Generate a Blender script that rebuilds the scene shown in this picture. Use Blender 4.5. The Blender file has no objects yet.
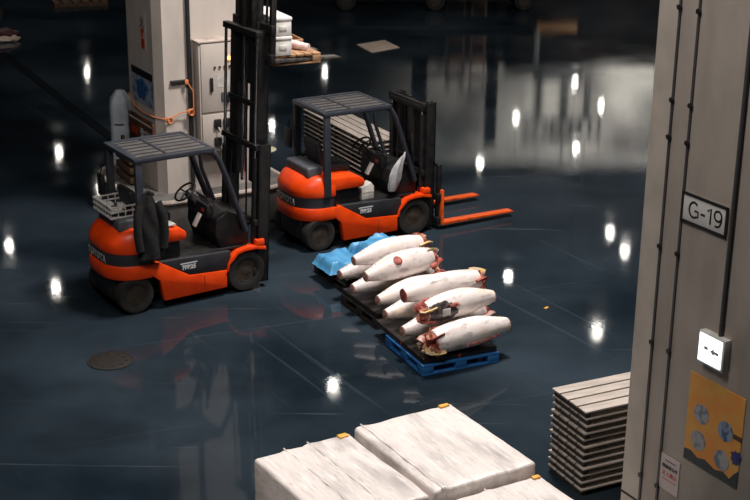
import bpy, bmesh, math, random
from mathutils import Vector, Matrix, noise
random.seed(7)
C = bpy.context.scene.collection
SC = bpy.context.scene
PI = math.pi

# ------------------------------------------------------------------ camera
cam_d = bpy.data.cameras.new('camera'); cam = bpy.data.objects.new('camera', cam_d); C.objects.link(cam)
cam_d.sensor_width = 36.0; cam_d.lens = 36.0 * 1400 / 750; cam_d.clip_end = 400
pit, rol = math.radians(19.624), math.radians(0.656)
fw = Vector((0, math.cos(pit), -math.sin(pit))); up0 = Vector((0, math.sin(pit), math.cos(pit))); rt0 = Vector((1, 0, 0))
rt = rt0 * math.cos(rol) + up0 * math.sin(rol); up = -rt0 * math.sin(rol) + up0 * math.cos(rol)
cam.matrix_world = Matrix(((rt.x, up.x, -fw.x, 0), (rt.y, up.y, -fw.y, 0), (rt.z, up.z, -fw.z, 7.38), (0, 0, 0, 1)))
SC.camera = cam
SC.view_settings.view_transform = 'Standard'; SC.view_settings.look = 'None'
SC.view_settings.gamma = 1; SC.view_settings.use_curve_mapping = False
SC.view_settings.exposure = 0.0

# ------------------------------------------------------------------ world and main lamps
w = bpy.data.worlds.new('world'); SC.world = w; w.use_nodes = True
w.node_tree.nodes['Background'].inputs[0].default_value = (0.5, 0.6, 0.75, 1)
w.node_tree.nodes['Background'].inputs[1].default_value = 0.03

def area(name, loc, target, size, power, col, spread=180):
    d = bpy.data.lights.new(name, 'AREA'); d.shape = 'DISK'; d.size = size; d.energy = power; d.color = col
    d.spread = math.radians(spread)
    o = bpy.data.objects.new(name, d); C.objects.link(o); o.location = loc
    o.rotation_euler = (Vector(target) - Vector(loc)).to_track_quat('-Z', 'Y').to_euler()
    return o
area('hall_lamp_front', (0.5, 9.5, 12.5), (0.6, 14, 0), 3.0, 280, (1.0, 0.94, 0.90))
area('hall_lamp_middle', (1.8, 18.0, 12.5), (0.5, 17.0, 0), 2.4, 2100, (1.0, 0.95, 0.92))
area('hall_lamp_left', (-3.5, 7.5, 12.5), (-2.0, 19.0, 0), 3.0, 560, (1.0, 0.95, 0.91))
area('hall_lamp_back', (1.0, 33.0, 12.5), (0, 32.0, 0), 3.0, 25, (0.95, 0.97, 1.0))
area('wall_fill_light', (16.0, 54.0, 6.0), (13.0, 75.0, 12.5), 3.0, 3000, (1.0, 0.96, 0.90), 60)  # added unseen light, brightens the far wall for its floor reflection

# ------------------------------------------------------------------ helpers
def lin(c):
    c = c / 255.0
    return c / 12.92 if c <= 0.04045 else ((c + 0.055) / 1.055) ** 2.4
def rgb(*c): return tuple(lin(x) for x in c) + (1,)

def mat(name, col, rough=0.5, metal=0.0, col2=None, scale=6.0, bump=0.0, bscale=30.0, lo=0.4, hi=0.65, emit=0.0, stretch=None, detail=5.0, spec=None, trans=0.0, alpha=1.0):
    m = bpy.data.materials.new(name); m.use_nodes = True
    nt = m.node_tree; b = nt.nodes['Principled BSDF']; L = nt.links
    b.inputs['Base Color'].default_value = rgb(*col); b.inputs['Roughness'].default_value = rough
    b.inputs['Metallic'].default_value = metal
    if spec is not None: b.inputs['Specular IOR Level'].default_value = spec
    if trans: b.inputs['Transmission Weight'].default_value = trans
    if alpha < 1: b.inputs['Alpha'].default_value = alpha
    tc = nt.nodes.new('ShaderNodeTexCoord'); src = tc.outputs['Object']
    if stretch:
        mp = nt.nodes.new('ShaderNodeMapping'); mp.inputs['Scale'].default_value = stretch
        L.new(src, mp.inputs['Vector']); src = mp.outputs['Vector']
    if col2 is not None:
        n = nt.nodes.new('ShaderNodeTexNoise'); n.inputs['Scale'].default_value = scale; n.inputs['Detail'].default_value = detail
        L.new(src, n.inputs['Vector'])
        r = nt.nodes.new('ShaderNodeValToRGB'); r.color_ramp.elements[0].position = lo; r.color_ramp.elements[1].position = hi
        r.color_ramp.elements[0].color = rgb(*col); r.color_ramp.elements[1].color = rgb(*col2)
        L.new(n.outputs['Fac'], r.inputs['Fac']); L.new(r.outputs['Color'], b.inputs['Base Color'])
    if bump:
        n2 = nt.nodes.new('ShaderNodeTexNoise'); n2.inputs['Scale'].default_value = bscale; n2.inputs['Detail'].default_value = 4
        L.new(src, n2.inputs['Vector'])
        bp = nt.nodes.new('ShaderNodeBump'); bp.inputs['Strength'].default_value = bump; bp.inputs['Distance'].default_value = 0.02
        L.new(n2.outputs['Fac'], bp.inputs['Height']); L.new(bp.outputs['Normal'], b.inputs['Normal'])
    if emit:
        b.inputs['Emission Color'].default_value = rgb(*col); b.inputs['Emission Strength'].default_value = emit
    return m

class MB:
    def __init__(s): s.bm = bmesh.new()
    def _merge(s, tmp, M=None):
        if M is not None: bmesh.ops.transform(tmp, matrix=M, verts=tmp.verts)
        me = bpy.data.meshes.new('tmp'); tmp.to_mesh(me); tmp.free(); s.bm.from_mesh(me); bpy.data.meshes.remove(me); return s
    def box(s, x0, x1, y0, y1, z0, z1, bev=0.0, M=None, seg=2):
        t = bmesh.new(); bmesh.ops.create_cube(t, size=1.0)
        bmesh.ops.transform(t, matrix=Matrix.Translation(((x0+x1)/2, (y0+y1)/2, (z0+z1)/2)) @ Matrix.Diagonal((abs(x1-x0), abs(y1-y0), abs(z1-z0), 1)), verts=t.verts)
        if bev: bmesh.ops.bevel(t, geom=t.edges[:], offset=bev, segments=seg, affect='EDGES', profile=0.5)
        return s._merge(t, M)
    def cyl(s, p0, p1, r, r2=None, seg=16, caps=True):
        p0, p1 = Vector(p0), Vector(p1); d = p1 - p0
        t = bmesh.new(); bmesh.ops.create_cone(t, cap_ends=caps, segments=seg, radius1=r, radius2=r if r2 is None else r2, depth=d.length)
        q = d.to_track_quat('Z', 'Y').to_matrix().to_4x4()
        return s._merge(t, Matrix.Translation((p0+p1)/2) @ q)
    def tube(s, pts, r, seg=10, closed=False, flat=1.0):
        pts = [Vector(p) for p in pts]; n = len(pts); rings = []; prev = None
        for i, p in enumerate(pts):
            if closed: d = (pts[(i+1) % n] - pts[i-1]).normalized()
            else: d = (pts[min(i+1, n-1)] - pts[max(i-1, 0)]).normalized()
            if prev is None:
                a = Vector((0, 1, 0)) if abs(d.y) < 0.9 else Vector((0, 0, 1))
            else: a = prev
            a = (a - d * a.dot(d)).normalized(); b = d.cross(a); prev = a
            rings.append([p + a * (r * math.cos(2*PI*k/seg) * flat) + b * (r * math.sin(2*PI*k/seg)) for k in range(seg)])
        return s.loft(rings, caps=not closed, loop=closed)
    def loft(s, rings, caps=True, loop=False):
        vs = [[s.bm.verts.new(p) for p in r] for r in rings]; n = len(rings[0]); m = len(vs)
        for i in range(m if loop else m-1):
            A, B = vs[i], vs[(i+1) % m]
            for k in range(n): s.bm.faces.new((A[k], A[(k+1) % n], B[(k+1) % n], B[k]))
        if caps and not loop:
            s.bm.faces.new(list(reversed(vs[0]))); s.bm.faces.new(vs[-1])
        return s
    def prism(s, pts, y0, y1, bev=0.0, plane='xz'):
        t = bmesh.new()
        f = (lambda a, b, c: (a, c, b)) if plane == 'xz' else ((lambda a, b, c: (a, b, c)) if plane == 'xy' else (lambda a, b, c: (c, a, b)))
        A = [t.verts.new(f(a, b, y0)) for a, b in pts]; B = [t.verts.new(f(a, b, y1)) for a, b in pts]; n = len(pts)
        t.faces.new(A); t.faces.new(list(reversed(B)))
        for k in range(n): t.faces.new((A[(k+1) % n], A[k], B[k], B[(k+1) % n]))
        bmesh.ops.recalc_face_normals(t, faces=t.faces)
        if bev: bmesh.ops.bevel(t, geom=t.edges[:], offset=bev, segments=2, affect='EDGES', profile=0.5)
        return s._merge(t)
    def lathe(s, prof, M=None, seg=28):
        t = bmesh.new(); vs = []
        for r, z in prof: vs.append([t.verts.new((r*math.cos(2*PI*k/seg), r*math.sin(2*PI*k/seg), z)) for k in range(seg)])
        for i in range(len(vs)-1):
            for k in range(seg): t.faces.new((vs[i][k], vs[i][(k+1) % seg], vs[i+1][(k+1) % seg], vs[i+1][k]))
        if prof[0][0] > 1e-4: t.faces.new(list(reversed(vs[0])))
        if prof[-1][0] > 1e-4: t.faces.new(vs[-1])
        bmesh.ops.remove_doubles(t, verts=t.verts, dist=1e-5)
        return s._merge(t, M)
    def blob(s, c, rx, ry, rz, amp=0.0, freq=6.0, M=None, sub=3, seed=0):
        t = bmesh.new(); bmesh.ops.create_icosphere(t, subdivisions=sub, radius=1.0)
        for v in t.verts:
            k = 1 + amp * noise.noise(v.co * freq * 0.35 + Vector((seed, 0, 0)))
            v.co = Vector((v.co.x*rx*k, v.co.y*ry*k, v.co.z*rz*k))
        bmesh.ops.transform(t, matrix=Matrix.Translation(c) if M is None else Matrix.Translation(c) @ M, verts=t.verts)
        return s._merge(t)
    def move(s, M): bmesh.ops.transform(s.bm, matrix=M, verts=s.bm.verts); return s
    def build(s, name, m, parent=None, smooth=True, ang=38, label=None):
        bmesh.ops.recalc_face_normals(s.bm, faces=s.bm.faces)
        me = bpy.data.meshes.new(name); s.bm.to_mesh(me); s.bm.free()
        o = bpy.data.objects.new(name, me); C.objects.link(o)
        me.materials.append(m)
        if smooth:
            me.shade_smooth(); me.set_sharp_from_angle(angle=math.radians(ang))
        if parent is not None: o.parent = parent
        if label: o['label'] = label
        return o

def tag(o, label, cat, group=None, kind=None):
    o['label'] = label; o['category'] = cat
    if group: o['group'] = group
    if kind: o['kind'] = kind
    return o
def thing(name, label, cat, loc=(0, 0, 0), rz=0.0, group=None):
    o = bpy.data.objects.new(name, None); C.objects.link(o); o.empty_display_size = 0.2
    o.location = loc; o.rotation_euler = (0, 0, rz)
    return tag(o, label, cat, group)
def struct(o, label=None):
    o['kind'] = 'structure'
    if label: o['label'] = label
    return o
def text(name, s, size, m, parent, M, bold=0.0, ext=0.0015, spacing=1.0):
    c = bpy.data.curves.new('txt', 'FONT'); c.body = s; c.size = size; c.align_x = 'CENTER'; c.align_y = 'CENTER'
    c.extrude = ext; c.offset = bold; c.space_character = spacing
    t = bpy.data.objects.new('txt', c); C.objects.link(t)
    bpy.context.view_layer.update()
    me = bpy.data.meshes.new_from_object(t.evaluated_get(bpy.context.evaluated_depsgraph_get()))
    bpy.data.objects.remove(t); bpy.data.curves.remove(c)
    me.name = name; me.transform(M); me.materials.clear(); me.materials.append(m)
    o = bpy.data.objects.new(name, me); C.objects.link(o); o.parent = parent
    return o
def frame_M(origin, xdir, ydir):
    x = Vector(xdir).normalized(); y = Vector(ydir).normalized(); z = x.cross(y)
    return Matrix(((x.x, y.x, z.x, origin[0]), (x.y, y.y, z.y, origin[1]), (x.z, y.z, z.z, origin[2]), (0, 0, 0, 1)))
R = math.radians

# ------------------------------------------------------------------ materials
M_ = {}
M_['orange'] = mat('orange_paint', (240, 74, 14), 0.38, col2=(226, 62, 10), scale=4, spec=0.4)
M_['black'] = mat('black_paint', (26, 26, 29), 0.5, col2=(38, 37, 38), scale=9)
M_['mast'] = mat('mast_black', (17, 17, 19), 0.5, col2=(34, 31, 29), scale=10)
M_['belt'] = mat('belt_grey', (43, 44, 48), 0.5, col2=(52, 52, 56), scale=5)
M_['guard'] = mat('guard_slate', (44, 48, 56), 0.45, col2=(54, 57, 64), scale=7)
M_['roofp'] = mat('roof_panel', (78, 74, 72), 0.55, col2=(94, 89, 85), scale=5)
M_['grey'] = mat('hood_grey', (84, 86, 91), 0.55, col2=(70, 72, 77), scale=6)
M_['tyre'] = mat('tyre_rubber', (24, 23, 22), 0.85, col2=(40, 36, 31), scale=8, bump=0.3)
M_['rim'] = mat('rim_brown', (62, 50, 38), 0.7, col2=(40, 34, 29), scale=12)
M_['chrome'] = mat('chrome', (205, 205, 205), 0.22, 1.0)
M_['steel'] = mat('fork_steel', (120, 114, 108), 0.5, 0.6, col2=(80, 74, 70), scale=12)
M_['forko'] = mat('fork_orange', (232, 88, 22), 0.5, col2=(150, 60, 24), scale=8, lo=0.5, hi=0.75, stretch=(1, 4, 1))
M_['seat'] = mat('seat_vinyl', (32, 32, 35), 0.6, col2=(42, 42, 44), scale=8)
M_['white'] = mat('white_plastic', (206, 202, 196), 0.5, col2=(180, 176, 170), scale=9)
M_['white_l'] = mat('white_lettering', (205, 205, 205), 0.5)
M_['grey_l'] = mat('grey_lettering', (170, 170, 170), 0.5)
M_['black_l'] = mat('black_lettering', (28, 27, 28), 0.6)
M_['red_l'] = mat('red_lettering', (196, 84, 92), 0.6)
M_['red_lens'] = mat('red_lens', (190, 60, 25), 0.3)
M_['wallg'] = mat('wall_light_grey', (182, 180, 174), 0.8, col2=(98, 96, 94), scale=0.28)
M_['walld'] = mat('wall_dark', (13, 12, 12), 0.9, col2=(24, 18, 15), scale=0.6, spec=0.0)
M_['dark'] = mat('dark_steel', (30, 30, 32), 0.6)
M_['ceil'] = mat('ceiling_dark', (40, 44, 50), 0.9)
M_['lamp'] = mat('lamp_lens', (255, 250, 240), 0.3, emit=210.0)
M_['concrete'] = mat('concrete', (104, 100, 96), 0.85, col2=(80, 77, 74), scale=4, bump=0.15)
M_['conctop'] = mat('concrete_edge', (196, 180, 168), 0.8, col2=(160, 148, 138), scale=6)
M_['pillar'] = mat('pillar_paint', (194, 183, 173), 0.6, col2=(176, 166, 157), scale=2.2, stretch=(1, 1, 0.35))
M_['pillar2'] = mat('near_pillar_paint', (176, 165, 154), 0.65, col2=(160, 149, 139), scale=3, stretch=(1, 1, 0.4))
M_['seam'] = mat('joint_strip', (66, 64, 63), 0.6)
M_['foam'] = mat('foam_white', (222, 218, 212), 0.7, col2=(205, 200, 194), scale=7)
M_['wood'] = mat('pallet_wood', (172, 132, 96), 0.8, col2=(122, 90, 64), scale=5, stretch=(1, 8, 8))
M_['wood_d'] = mat('dark_wood', (92, 66, 46), 0.85, col2=(60, 44, 32), scale=5, stretch=(1, 6, 6))
M_['blue'] = mat('blue_pallet', (46, 112, 176), 0.5, col2=(36, 96, 158), scale=6)
M_['darkpal'] = mat('dark_pallet', (38, 34, 32), 0.6, col2=(52, 44, 38), scale=8)
M_['tray'] = mat('tray_black', (30, 25, 22), 0.45, col2=(50, 36, 27), scale=6, lo=0.5, hi=0.8)
M_['bluebag'] = mat('blue_sheet', (84, 156, 200), 0.45, col2=(66, 136, 184), scale=5, bump=0.2, bscale=14)
M_['skin'] = mat('fish_skin', (236, 226, 221), 0.42, col2=(204, 188, 182), scale=4, lo=0.48, hi=0.8, bump=0.12, bscale=22, stretch=(0.6, 1.3, 1.3))
def skin_layers(m):
    nt = m.node_tree; L = nt.links; b = nt.nodes['Principled BSDF']; src = b.inputs['Base Color'].links[0].from_socket
    tc = nt.nodes.new('ShaderNodeTexCoord')
    for sc, lo, hi, c, amt in ((9, .56, .72, (150, 128, 122), .7), (24, .64, .74, (96, 78, 76), .6), (3.2, .55, .75, (226, 196, 150), .55)):
        n = nt.nodes.new('ShaderNodeTexNoise'); n.inputs['Scale'].default_value = sc; n.inputs['Detail'].default_value = 6
        mp = nt.nodes.new('ShaderNodeMapping'); mp.inputs['Scale'].default_value = (.6, 1.4, 1.4); mp.inputs['Location'].default_value = (sc, 0, sc)
        oi = nt.nodes.new('ShaderNodeObjectInfo'); ad = nt.nodes.new('ShaderNodeVectorMath'); ad.operation = 'ADD'
        L.new(tc.outputs['Object'], mp.inputs['Vector']); L.new(mp.outputs['Vector'], ad.inputs[0]); L.new(oi.outputs['Location'], ad.inputs[1]); L.new(ad.outputs[0], n.inputs['Vector'])
        r = nt.nodes.new('ShaderNodeMapRange'); r.inputs[1].default_value = lo; r.inputs[2].default_value = hi; r.inputs[4].default_value = amt
        L.new(n.outputs['Fac'], r.inputs[0])
        mx = nt.nodes.new('ShaderNodeMix'); mx.data_type = 'RGBA'; L.new(r.outputs[0], mx.inputs[0]); L.new(src, mx.inputs[6]); mx.inputs[7].default_value = rgb(*c); src = mx.outputs[2]
    L.new(src, b.inputs['Base Color'])
skin_layers(M_['skin'])
M_['skin_d'] = mat('fish_dark_skin', (44, 38, 40), 0.4, col2=(112, 96, 94), scale=16, lo=0.45, hi=0.7, bump=0.2)
M_['meat'] = mat('fish_meat', (176, 92, 80), 0.5, col2=(120, 40, 36), scale=14, bump=0.4, bscale=20)
M_['gill'] = mat('gill_red', (134, 52, 44), 0.5, col2=(196, 138, 112), scale=16, lo=0.42, hi=0.62, bump=0.5, bscale=30)
M_['tailcut'] = mat('tail_cut', (198, 160, 146), 0.5, col2=(150, 96, 84), scale=20)
M_['finy'] = mat('fin_yellow', (214, 178, 104), 0.5, col2=(206, 190, 170), scale=10)
M_['pink'] = mat('pink_cloth', (228, 208, 204), 0.7, col2=(206, 176, 172), scale=8, bump=0.3)
M_['jacket'] = mat('black_cloth', (14, 14, 15), 0.9, col2=(24, 23, 23), scale=8, bump=0.4, bscale=18)
M_['clear'] = mat('clear_film', (200, 200, 200), 0.25, alpha=0.55)
M_['film'] = mat('wrapped_foam', (224, 214, 208), 0.34, col2=(142, 136, 134), scale=1.5, lo=0.47, hi=0.86, bump=0.45, bscale=9, stretch=(3.4, 0.8, 1.5), detail=8.0)
def film_layers(m):
    nt = m.node_tree; L = nt.links; b = nt.nodes['Principled BSDF']; src = b.inputs['Base Color'].links[0].from_socket
    tc = nt.nodes.new('ShaderNodeTexCoord')
    for sc, lo, hi, c, amt, st in ((5, .55, .66, (244, 238, 233), .5, (5, .7, 2)), (11, .58, .68, (120, 116, 116), .3, (4, .5, 2)), (1.6, .60, .76, (92, 88, 88), .6, (1.6, .9, 1))):
        n = nt.nodes.new('ShaderNodeTexNoise'); n.inputs['Scale'].default_value = sc; n.inputs['Detail'].default_value = 7
        mp = nt.nodes.new('ShaderNodeMapping'); mp.inputs['Scale'].default_value = st; mp.inputs['Rotation'].default_value = (0, 0, .25); mp.inputs['Location'].default_value = (sc, sc, 0)
        oi = nt.nodes.new('ShaderNodeObjectInfo'); ad = nt.nodes.new('ShaderNodeVectorMath'); ad.operation = 'ADD'
        L.new(tc.outputs['Object'], ad.inputs[0]); L.new(oi.outputs['Location'], ad.inputs[1]); L.new(ad.outputs[0], mp.inputs['Vector']); L.new(mp.outputs['Vector'], n.inputs['Vector'])
        r = nt.nodes.new('ShaderNodeMapRange'); r.inputs[1].default_value = lo; r.inputs[2].default_value = hi; r.inputs[4].default_value = amt
        L.new(n.outputs['Fac'], r.inputs[0])
        mx = nt.nodes.new('ShaderNodeMix'); mx.data_type = 'RGBA'; L.new(r.outputs[0], mx.inputs[0]); L.new(src, mx.inputs[6]); mx.inputs[7].default_value = rgb(*c); src = mx.outputs[2]
    L.new(src, b.inputs['Base Color'])
film_layers(M_['film'])
M_['yellow'] = mat('yellow_sticker', (226, 164, 56), 0.5)
M_['plank'] = mat('slat_grey', (178, 166, 155), 0.6, col2=(158, 147, 137), scale=3, stretch=(1, 5, 5))
M_['plankd'] = mat('slat_bearer', (58, 53, 50), 0.7)  # darkened bearers, shade of the gaps between boards put into the colour
M_['rust'] = mat('rusty_iron', (28, 19, 10), 0.7, 0.0, col2=(18, 13, 8), scale=20, bump=0.4, bscale=40)
M_['cream'] = mat('cream_board', (206, 186, 168), 0.7, col2=(190, 170, 152), scale=3)
M_['brown'] = mat('brown_board', (96, 58, 38), 0.7, col2=(52, 34, 26), scale=5)
M_['cable_o'] = mat('orange_cable', (214, 128, 78), 0.5)
M_['cable_b'] = mat('black_cable', (28, 28, 30), 0.5)

def floor_mat():
    m = bpy.data.materials.new('wet_floor'); m.use_nodes = True; nt = m.node_tree; L = nt.links; b = nt.nodes['Principled BSDF']
    tc = nt.nodes.new('ShaderNodeTexCoord')
    def nz(scale, det, stretch=None):
        n = nt.nodes.new('ShaderNodeTexNoise'); n.inputs['Scale'].default_value = scale; n.inputs['Detail'].default_value = det
        if stretch:
            mp = nt.nodes.new('ShaderNodeMapping'); mp.inputs['Scale'].default_value = stretch; mp.inputs['Rotation'].default_value = (0, 0, R(-30))
            L.new(tc.outputs['Object'], mp.inputs['Vector']); L.new(mp.outputs['Vector'], n.inputs['Vector'])
        else: L.new(tc.outputs['Object'], n.inputs['Vector'])
        return n
    n = nz(0.35, 6)
    r = nt.nodes.new('ShaderNodeValToRGB'); r.color_ramp.elements[0].position = 0.35; r.color_ramp.elements[1].position = 0.7
    r.color_ramp.elements[0].color = rgb(22, 31, 38); r.color_ramp.elements[1].color = rgb(50, 60, 68)
    L.new(n.outputs['Fac'], r.inputs['Fac'])
    # tyre and drag scratches
    s1 = nz(1.2, 3, (0.25, 9, 1)); r1 = nt.nodes.new('ShaderNodeValToRGB')
    r1.color_ramp.elements[0].position = 0.68; r1.color_ramp.elements[1].position = 0.74
    r1.color_ramp.elements[0].color = (0, 0, 0, 1); r1.color_ramp.elements[1].color = (0.25, 0.25, 0.25, 1)
    L.new(s1.outputs['Fac'], r1.inputs['Fac'])
    mx = nt.nodes.new('ShaderNodeMix'); mx.data_type = 'RGBA'
    L.new(r1.outputs['Color'], mx.inputs[0]); L.new(r.outputs['Color'], mx.inputs[6]); mx.inputs[7].default_value = rgb(100, 108, 112)
    src = mx.outputs[2]
    for rot, st, sc, lo, hi, amt, loc in ((58, (.12, 7, 1), 1.1, .67, .70, .12, 3.1), (-22, (.10, 8, 1), .8, .68, .71, .10, 8.7), (10, (.5, .9, 1), .9, .55, .75, .35, 1.3)):
        n_ = nt.nodes.new('ShaderNodeTexNoise'); n_.inputs['Scale'].default_value = sc; n_.inputs['Detail'].default_value = 3; n_.inputs['Distortion'].default_value = .15
        mp = nt.nodes.new('ShaderNodeMapping'); mp.inputs['Rotation'].default_value = (0, 0, R(rot)); mp2 = nt.nodes.new('ShaderNodeMapping'); mp2.inputs['Scale'].default_value = st; mp2.inputs['Location'].default_value = (loc, loc, 0)
        L.new(tc.outputs['Object'], mp.inputs['Vector']); L.new(mp.outputs['Vector'], mp2.inputs['Vector']); L.new(mp2.outputs['Vector'], n_.inputs['Vector'])
        mr = nt.nodes.new('ShaderNodeMapRange'); mr.inputs[1].default_value = lo; mr.inputs[2].default_value = hi; mr.inputs[4].default_value = amt; L.new(n_.outputs['Fac'], mr.inputs[0])
        m2 = nt.nodes.new('ShaderNodeMix'); m2.data_type = 'RGBA'; L.new(mr.outputs[0], m2.inputs[0]); L.new(src, m2.inputs[6]); m2.inputs[7].default_value = rgb(92, 102, 108) if st[1] > 2 else rgb(14, 18, 22); src = m2.outputs[2]
    L.new(src, b.inputs['Base Color'])
    n2 = nz(0.8, 5); r2 = nt.nodes.new('ShaderNodeMapRange'); r2.inputs[1].default_value = 0.35; r2.inputs[2].default_value = 0.7; r2.inputs[3].default_value = 0.02; r2.inputs[4].default_value = 0.075
    L.new(n2.outputs['Fac'], r2.inputs[0]); L.new(r2.outputs[0], b.inputs['Roughness'])
    b.inputs['IOR'].default_value = 1.36; b.inputs['Specular IOR Level'].default_value = 0.15
    n3 = nz(16.0, 3, (1, 1.6, 1)); bp = nt.nodes.new('ShaderNodeBump'); bp.inputs['Strength'].default_value = 0.012; bp.inputs['Distance'].default_value = 0.02
    L.new(n3.outputs['Fac'], bp.inputs['Height']); L.new(bp.outputs['Normal'], b.inputs['Normal'])
    return m
M_['floor'] = floor_mat()

# ------------------------------------------------------------------ setting
struct(MB().box(-45, 45, -12, 76, -0.3, 0).build('floor', M_['floor'], smooth=False), 'dark blue green wet glossy hall floor')
struct(MB().box(-45, 45, -12, 76, 16, 16.3).build('ceiling', M_['ceil'], smooth=False))
wb = MB().box(-45, 45, 75, 75.4, 8.6, 14.2); struct(wb.build('wall_back', M_['wallg'], smooth=False))
struct(MB().box(-45, 45, 75, 75.4, 0, 8.6).build('wall_back_lower', M_['walld'], smooth=False))
struct(MB().box(-45, 45, 75, 75.4, 14.2, 16).build('wall_back_upper', M_['walld'], smooth=False))  # coloured dark to end the lit wall strip, shade put into the material
struct(MB().box(-45.4, -45, -12, 76, 0, 16).build('wall_left', M_['walld'], smooth=False))
struct(MB().box(45, 45.4, -12, 76, 0, 16).build('wall_right', M_['walld'], smooth=False))
struct(MB().box(-45, -4, 74.7, 75, 8.6, 16).build('trim_1', M_['walld'], smooth=False))  # added dark panel, keeps the left of the wall unlit in the reflection

# trench drain across the floor
dr = struct(MB().box(0, 0, 0, 0, 0, 0).build('trim_2', M_['seam'], smooth=False), 'dark drain channel cover running across the floor')
d0, d1 = Vector((-9.6, 35.4, 0)), Vector((-4.9, 26.4, 0)); dv = (d1-d0); L_ = dv.length; dd = dv.normalized(); dn = Vector((-dd.y, dd.x, 0))
t = MB(); MM = frame_M(d0, dd, dn)
t.box(0, L_, -0.11, -0.085, 0.0, 0.006, M=MM); t.box(0, L_, 0.085, 0.11, 0.0, 0.006, M=MM)
for k in range(int(L_/0.06)): t.box(k*0.06, k*0.06+0.03, -0.085, 0.085, 0.0, 0.004, M=MM)
bm_me = t.build('tmpdrain', mat('drain_grate', (13, 15, 18), 0.9, spec=0.05), smooth=False); dr.data = bm_me.data; bpy.data.objects.remove(bm_me)

# ------------------------------------------------------------------ left column and its plinth
CO = Vector((-3.6, 21.9, 0)); CR = R(30)
def rrect(x0, x1, y0, y1, r, n=8):
    pts = []
    for cx, cy, a in ((x1-r, y1-r, 0), (x0+r, y1-r, 90), (x0+r, y0+r, 180), (x1-r, y0+r, 270)):
        for k in range(n+1):
            t_ = R(a + 90*k/n); pts.append((cx+r*math.cos(t_), cy+r*math.sin(t_)))
    return pts
colm = thing('column', 'white painted square hall column standing on a rounded concrete plinth', 'column', CO, CR)
colm['kind'] = 'structure'
plp = rrect(-0.5, 2.2, -0.72, 1.75, 0.55)
t = MB(); t.prism(plp, 0, 0.57, plane='xy'); t.build('plinth', M_['concrete'], colm)
t = MB(); rim = [Vector((x, y, 0.55)) for x, y in plp]; t.tube(rim, 0.045, closed=True, seg=8); t.build('plinth_edge', M_['conctop'], colm)
shaft = [(0.10, -.30), (1.62, -.30), (1.80, -.12), (1.80, 1.0), (1.62, 1.2), (0.2, 1.2), (0, 1.0), (0, -.12)]
MB().prism(shaft, 0.57, 16, plane='xy').build('shaft', M_['pillar'], colm, ang=20)
t = MB(); t.cyl((0.52, -0.345, 0.57), (0.52, -0.345, 15.9), 0.035); t.build('downpipe', M_['dark'], colm)

FO = CO + Matrix.Rotation(CR, 3, 'Z') @ Vector((-.16, -.30, 0))
def on_col(name, label, cat): return thing(name, label, cat, CO, CR)
def on_front(name, label, cat): return thing(name, label, cat, FO, CR)
# electrical cabinet
cb = on_front('electrical_cabinet', 'beige electrical cabinet with indicator lamps on the white column', 'cabinet')
MB().box(0.76, 1.62, -0.24, 0.0, 1.24, 3.03, 0.012).build('body', M_['pillar'], cb)
MB().box(0.745, 1.635, -0.27, 0.0, 3.03, 3.06, 0.006).build('top_cover', M_['conctop'], cb)
d_ = MB().box(0.79, 1.60, -0.262, -0.24, 1.91, 3.01, 0.006).build('door', M_['pillar'], cb)
h_ = MB().box(0.93, 0.98, -0.30, -0.262, 2.25, 2.47, 0.01).build('handle', M_['black'], d_)
for k in range(5):
    MB().cyl((1.02+k*0.085, -0.262, 2.63), (1.02+k*0.085, -0.285, 2.63), 0.018).build('push_button', M_['brown'], d_)
MB().cyl((1.27, -0.262, 2.76), (1.27, -0.29, 2.76), 0.03).build('pilot_lamp', mat('pilot_glow', (255, 170, 90), 0.3, emit=4.0), d_, label='lit orange pilot lamp')
t = MB(); t.box(1.12, 1.32, -0.285, -0.262, 2.08, 2.22, 0.01); t.build('meter', M_['grey'], d_)
t = MB(); t.cyl((1.22, -0.285, 2.13), (1.22, -0.325, 2.13), 0.05); t.build('selector_dial', M_['black'], d_)
MB().box(1.06, 1.5, -0.266, -0.262, 2.30, 2.50).build('label_plate', M_['white'], d_)
ld = MB().box(0.79, 1.60, -0.262, -0.24, 1.26, 1.87, 0.006).build('door', M_['pillar'], cb)
for (xx, zz) in ((0.98, 1.72), (1.14, 1.72), (1.3, 1.72), (0.98, 1.42), (1.14, 1.42), (1.3, 1.42)):
    MB().box(xx, xx+0.12, -0.31, -0.262, zz-0.07, zz+0.07, 0.012).build('socket', M_['black'], ld)
for k, (xx, z0) in enumerate(((1.04, 1.66), (1.2, 1.66), (1.36, 1.66), (1.04, 1.36), (1.2, 1.36))):
    pts = [(xx, -0.31, z0), (xx+0.02, -0.36, z0-0.06), (xx+0.05, -0.35, z0-0.2), (xx+0.03, -0.33, z0-0.42), (xx+0.06, -0.32, z0-0.62)]
    pl = tag(MB().tube(pts, 0.010, 6).move(Matrix.Translation(FO) @ Matrix.Rotation(CR, 4, 'Z')).build('power_cable', M_['cable_b'] if k % 2 else M_['white']),
        ['pale cable plugged into the upper left cabinet socket', 'black cable plugged into the upper middle cabinet socket', 'pale cable plugged into the upper right cabinet socket', 'black cable plugged into the lower left cabinet socket', 'pale cable plugged into the lower middle cabinet socket'][k], 'cable')
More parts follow.
